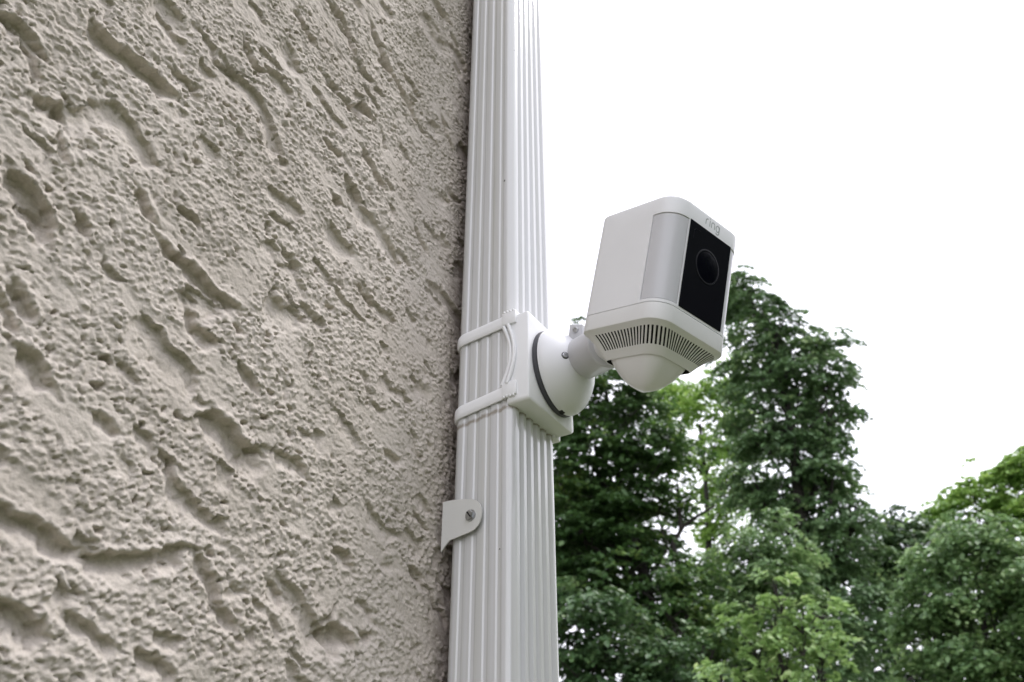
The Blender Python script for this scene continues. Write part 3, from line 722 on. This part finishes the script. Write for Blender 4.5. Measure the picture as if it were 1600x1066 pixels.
def tree(name, label, hd, lobes, m, leaf=.10, cover=3., droop=.5, wide=.62, trunk=None, trunk_r=.2, limbs=True, spray=.30, group='trees behind the house corner', flat=.35, extra=()):
    """lobes: (px, py, rx, ry[, depth offset in metres]) in photo pixels, at horizontal distance hd"""
    C, Rr = [], []
    for lb in lobes:
        d = hd + (lb[4] if len(lb) > 4 else 0)
        c = at(lb[0], lb[1], d); k = (c - CAM).length / math.hypot(F_PX, math.hypot(lb[0] - CXP, lb[1] - CYP))
        C.append(c); Rr.append((lb[2] * k, lb[3] * k))
    fx = float(np.mean([c.x for c in C])); fy = float(np.mean([c.y for c in C]))
    if trunk is None: foot = Vector((fx, fy, 0))
    else: q = at(trunk[0], trunk[1], hd); foot = Vector((q.x, q.y, 0))
    root = thing(name, label, 'tree', foot, group)
    Ps, Ns, Ts, Sz = [], [], [], []
    for c, (rx, rz) in zip(C, Rr):
        ry = (rx + rz) * .5 * 1.15
        area = math.pi * rx * rz
        nl = int(1.55 * cover * area / (leaf * leaf * wide * .42)); per = 26
        ns = max(3, nl // per)
        # camera-aligned plan axes keep width and depth apart; sprays gather in flat tiers round sub-centres
        a = np.array([rt.x, rt.y, 0]); b = np.array([hf.x, hf.y, 0]); zz = np.array([0, 0, 1.])
        nsub = max(5, int(area / (spray * spray * .8)))
        u = nrmz(rng.normal(size=(nsub, 3))); rad = rng.random(nsub) ** .40 * (.82 + .24 * rng.random(nsub) ** 2)
        sub = (u[:, :1] * rx * a + u[:, 1:2] * ry * b + u[:, 2:] * rz * zz) * rad[:, None]
        wgt = rng.random(nsub) ** 1.2 + .15; pick = rng.choice(nsub, ns, p=wgt / wgt.sum())
        off = sub[pick] + rng.normal(size=(ns, 3)) * np.array([.62, .62, .20]) * spray
        sc = np.array(c) + off
        outw = nrmz(off + 1e-6); outh = outw.copy(); outh[:, 2] = 0; outh = nrmz(outh + rng.normal(size=outh.shape) * .25 * np.array([1, 1, 0]))
        L_ = spray * (.6 + .8 * rng.random(ns))
        # leaves along a drooping, flattened spray
        f = rng.random((ns, per)) ; lat = rng.normal(size=(ns, per)) * .30 * (1.15 - .6 * f)
        sidev = np.cross(outh, zz); sidev = nrmz(sidev)
        P = sc[:, None] + outh[:, None] * (f * L_[:, None])[..., None] + sidev[:, None] * (lat * L_[:, None])[..., None]
        P[..., 2] += -droop * L_[:, None] * f ** 2 - .25 * droop * np.abs(lat) * L_[:, None] + rng.normal(size=f.shape) * .16 * flat * L_[:, None]
        P = P.reshape(-1, 3); n = len(P)
        oo = np.repeat(outh, per, 0); ov = np.repeat(outw, per, 0)
        Nn = nrmz(zz * 1.0 + ov * .40 + rng.normal(size=(n, 3)) * .42)
        T = oo + rng.normal(size=(n, 3)) * .55; T[:, 2] -= droop * .7; T = nrmz(T - Nn * (T * Nn).sum(1, keepdims=True))
        Ps.append(P); Ns.append(Nn); Ts.append(T); Sz.append(leaf * (.6 + .75 * rng.random(n)))
    V, Q = leaf_mesh(np.concatenate(Ps), np.concatenate(Ns), np.concatenate(Ts), np.concatenate(Sz), wide)
    cr_ = big_mesh('crown', V - np.array(foot), Q, m, root); tag(cr_, kind='stuff')
    # trunk and limbs
    topz = max(c.z for c in C); parts = []
    core = Vector((sum(c.x for c in C) / len(C), sum(c.y for c in C) / len(C), 0))
    npt = 9; tp = []
    for i in range(npt):
        f = i / (npt - 1); z = topz * .9 * f; p = foot.lerp(Vector((core.x, core.y, 0)), f); p.z = z
        near = [c for c in C if abs(c.z - z) < topz * .15]
        if near and i > 2:
            mx_ = sum((Vector((c.x, c.y, 0)) for c in near), Vector()) / len(near); p = Vector((*(p.xy.lerp(mx_.xy, .5)), z))
        tp.append(p + Vector((rng.normal() * .06, rng.normal() * .06, 0)) * (1 if i else 0) - foot)
    parts.append(tube(tp, [trunk_r * (1 - .9 * i / (npt - 1)) + .012 for i in range(npt)], 10))
    tk = mesh_obj('trunk', *parts[0], M_bark, root)
    if limbs:
        br = []
        for c, (rx, rz) in zip(C, Rr):
            zt = max(.5, c.z - .9 * (Vector((c.x, c.y, 0)) - Vector((tp[4].x, tp[4].y, 0)) - Vector((foot.x, foot.y, 0))).length - .4)
            i = min(npt - 2, max(1, int(zt / (topz * .9) * (npt - 1)))); a = tp[i]; e = c - foot
            mid = a.lerp(e, .5) + Vector((rng.normal() * .15, rng.normal() * .15, -.12 * (e - a).length))
            r0 = trunk_r * (1 - .9 * i / (npt - 1)) * .5
            br.append(tube([a, a.lerp(mid, .6), mid, mid.lerp(e, .6), e], [r0, r0 * .8, r0 * .62, r0 * .42, r0 * .2 + .006], 6))
            for k in range(4):
                q = e + Vector((rng.normal() * rx * .7, rng.normal() * rx * .7, rng.normal() * rz * .6))
                br.append(tube([mid.lerp(e, .7), (mid.lerp(e, .7) + q) * .5 + Vector((0, 0, .08)), q], [r0 * .36 + .006, r0 * .2 + .004, .005], 5))
        V, Fc = join(br); lm_ = mesh_obj('limbs', V, Fc, M_bark, root)
    for pts, rr in extra:
        V, Fc = tube([at(x, y, hd + dd) - foot for x, y, dd in pts], rr, 8); mesh_obj('branch', V, Fc, M_bark, root)
    return root

LM_maple = leaf_mat('maple_leaves', (0.034, 0.078, 0.022), (0.072, 0.148, 0.04), (0.19, 0.28, 0.07), .28)
LM_ivy = leaf_mat('ivy_leaves', (0.074, 0.14, 0.058), (0.15, 0.252, 0.106), (0.29, 0.39, 0.17), .22)
LM_mid = leaf_mat('mid_leaves', (0.085, 0.165, 0.062), (0.185, 0.3, 0.115), (0.36, 0.48, 0.22), .28)
LM_young = leaf_mat('young_leaves', (0.12, 0.215, 0.065), (0.27, 0.42, 0.145), (0.55, 0.64, 0.32), .35)
LM_bright = leaf_mat('bright_leaves', (0.15, 0.27, 0.06), (0.29, 0.46, 0.115), (0.46, 0.6, 0.2), .34)
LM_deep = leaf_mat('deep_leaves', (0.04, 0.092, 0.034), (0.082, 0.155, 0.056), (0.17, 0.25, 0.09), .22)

tree('ivy_clad_tree', 'tallest tree, a ragged column of ivy green foliage beside the security camera', 21, [
    (1158, 438, 26, 32), (1178, 478, 38, 36), (1152, 520, 14, 34), (1205, 515, 45, 32), (1238, 540, 52, 34), (1276, 540, 24, 26), (1180, 575, 52, 36), (1300, 588, 24, 32),
    (1250, 600, 56, 40), (1296, 640, 26, 40), (1180, 630, 52, 36), (1235, 670, 60, 40), (1290, 690, 26, 34), (1190, 690, 44, 36), (1250, 735, 58, 42), (1300, 745, 30, 42),
    (1180, 755, 44, 40), (1225, 790, 50, 34), (1290, 805, 48, 38), (1340, 805, 34, 26), (1310, 860, 52, 42), (1270, 900, 50, 50), (1330, 930, 50, 60), (1290, 1000, 70, 70), (1320, 1120, 90, 90)],
    LM_ivy, leaf=.115, cover=3.9, droop=.75, trunk=(1250, 1200), trunk_r=.34, spray=.33)
tree('maple_tree', 'dark shaded maple with forked bare limb, crown right behind the downspout', 14, [
    (872, 600, 24, 40), (920, 585, 26, 18), (960, 612, 46, 30), (905, 640, 50, 36), (995, 640, 34, 26), (1000, 690, 50, 36), (930, 700, 62, 42), (1040, 715, 30, 34), (870, 740, 50, 60), (960, 765, 66, 44), (1020, 780, 34, 36),
    (905, 830, 70, 50), (985, 850, 52, 48), (940, 900, 80, 40), (1030, 905, 40, 40), (870, 900, 60, 70, .8), (1010, 960, 60, 50, 1.0), (1050, 1010, 46, 70, 1.2), (1075, 960, 34, 30, -.6), (1040, 930, 40, 34, -.5), (960, 830, 70, 50, 1.2), (900, 770, 60, 60, 1.2), (1100, 1010, 30, 40, -.8), (886, 528, 9, 14)],
    LM_maple, leaf=.095, cover=4.3, droop=.45, trunk=(1105, 1100), trunk_r=.17, spray=.34,
    extra=[([(1112, 1020, 0), (1088, 960, 0), (1062, 890, 0), (1050, 850, 0)], [.085, .07, .055, .045]), ([(1050, 852, 0), (1068, 822, 0), (1092, 805, 0), (1118, 790, 0)], [.04, .033, .025, .014]), ([(1064, 828, 0), (1061, 790, 0), (1058, 755, 0)], [.04, .03, .02]),
           ([(1095, 985, 0), (1062, 930, 0), (1035, 895, 0)], [.07, .05, .03])])
tree('linden_tree', 'loose yellowish green tree below the security camera, sky showing through its crown', 24, [
    (1030, 620, 36, 30), (1080, 600, 44, 28), (1125, 590, 34, 30), (1060, 660, 34, 30), (1115, 640, 40, 34), (1140, 690, 40, 36), (1075, 710, 26, 26), (1130, 750, 40, 40), (1110, 810, 30, 26), (1150, 830, 34, 34), (1090, 880, 44, 40), (1110, 960, 50, 60), (1100, 1080, 70, 80)],
    LM_bright, leaf=.12, cover=2.3, droop=.6, trunk=(1105, 1200), trunk_r=.22, spray=.45)
tree('hornbeam_tree', 'mid green tree with drooping layered sprays behind the pale young tree', 15, [
    (1195, 832, 36, 18), (1180, 860, 52, 28), (1225, 868, 40, 26), (1155, 905, 50, 32), (1215, 910, 56, 34), (1140, 955, 46, 34), (1200, 960, 60, 36), (1130, 1010, 52, 40), (1190, 1020, 60, 44), (1160, 1100, 90, 70)],
    LM_mid, leaf=.085, cover=3.8, droop=.8, trunk=(1170, 1150), trunk_r=.13, spray=.32)
tree('young_tree', 'pale yellow green young tree with sparse upright shoots in front of the others', 8.5, [
    (1207, 905, 12, 18), (1218, 935, 22, 18), (1178, 950, 22, 14), (1255, 955, 38, 20), (1205, 975, 34, 20), (1285, 965, 20, 14), (1245, 1000, 44, 24), (1190, 1010, 34, 22), (1285, 1010, 26, 26), (1150, 1040, 30, 16), (1220, 1045, 50, 26), (1290, 1060, 34, 30), (1125, 1056, 16, 10), (1200, 1110, 90, 50)],
    LM_young, leaf=.062, cover=2.6, droop=.35, trunk=(1225, 1200), trunk_r=.05, spray=.16, flat=.9)
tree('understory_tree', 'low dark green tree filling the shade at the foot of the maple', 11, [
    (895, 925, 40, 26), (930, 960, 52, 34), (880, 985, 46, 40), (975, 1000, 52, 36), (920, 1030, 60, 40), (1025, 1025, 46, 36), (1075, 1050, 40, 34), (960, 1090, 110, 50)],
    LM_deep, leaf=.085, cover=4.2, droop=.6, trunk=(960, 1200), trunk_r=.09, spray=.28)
tree('hedgerow_tree', 'narrow dark tree with small rounded top between ivy clad tree and bushy tree', 25, [
    (1392, 812, 26, 20), (1425, 825, 32, 22), (1370, 840, 36, 26), (1410, 865, 50, 34), (1360, 885, 40, 34), (1430, 905, 44, 36), (1385, 930, 50, 40), (1370, 985, 56, 44), (1430, 975, 44, 44), (1390, 1050, 80, 60), (1390, 1150, 90, 80)],
    LM_deep, leaf=.12, cover=3.8, droop=.6, trunk=(1395, 1200), trunk_r=.22, spray=.42)
tree('ash_tree', 'bright green tree whose crown rises highest behind the broad bushy tree', 27, [
    (1596, 722, 36, 28), (1560, 748, 34, 24), (1625, 730, 40, 50), (1520, 768, 34, 24), (1490, 772, 18, 20), (1480, 800, 32, 24), (1580, 785, 46, 34), (1530, 800, 40, 26), (1462, 822, 28, 24), (1450, 800, 14, 12), (1500, 840, 40, 30), (1630, 810, 50, 50), (1600, 850, 60, 50), (1540, 950, 90, 80), (1560, 1090, 110, 100)],
    LM_bright, leaf=.125, cover=3.4, droop=.4, trunk=(1560, 1200), trunk_r=.28, spray=.36)
tree('bushy_tree', 'broad mid green bushy tree standing in front of a taller bright green tree', 16, [
    (1515, 822, 30, 18), (1545, 845, 46, 24), (1490, 860, 40, 22), (1590, 860, 44, 28), (1460, 890, 36, 24), (1530, 890, 56, 32), (1600, 910, 56, 36), (1480, 935, 52, 34), (1560, 950, 62, 38), (1630, 950, 50, 60), (1450, 985, 40, 34), (1520, 1000, 62, 38), (1600, 1010, 62, 40), (1470, 1045, 56, 38), (1560, 1060, 80, 40), (1540, 1130, 140, 70)],
    LM_mid, leaf=.10, cover=4.2, droop=.75, trunk=(1540, 1200), trunk_r=.16, spray=.34)

# woodland that closes the garden opposite the wall (the downspout mirrors it)
Ps, Ns = [], []
for k in range(26):
    az = R_(-22 - 104 * k / 25 + rng.normal() * 1.5); d_ = 15 + rng.normal() * 1.2; ht = 7.2 + 1.6 * math.sin(k * 1.9) + rng.random() * 1.5
    n = 900; u = nrmz(rng.normal(size=(n, 3))) * (rng.random((n, 1)) ** .4)
    Ps.append(np.array([d_ * math.cos(az), d_ * math.sin(az), ht * .52]) + u * np.array([2.1, 2.1, ht * .5])); Ns.append(nrmz(u + np.array([0, 0, .8]) + rng.normal(size=(n, 3)) * .4))
P = np.concatenate(Ps); Nn = np.concatenate(Ns); T = nrmz(np.cross(Nn, rng.normal(size=Nn.shape)))
V, Q = leaf_mesh(P, Nn, T, .35 + .35 * rng.random(len(P)), .7)
tag(big_mesh('woodland', V, Q, LM_deep, None), 'dense dark green belt of trees closing the garden', kind='stuff')
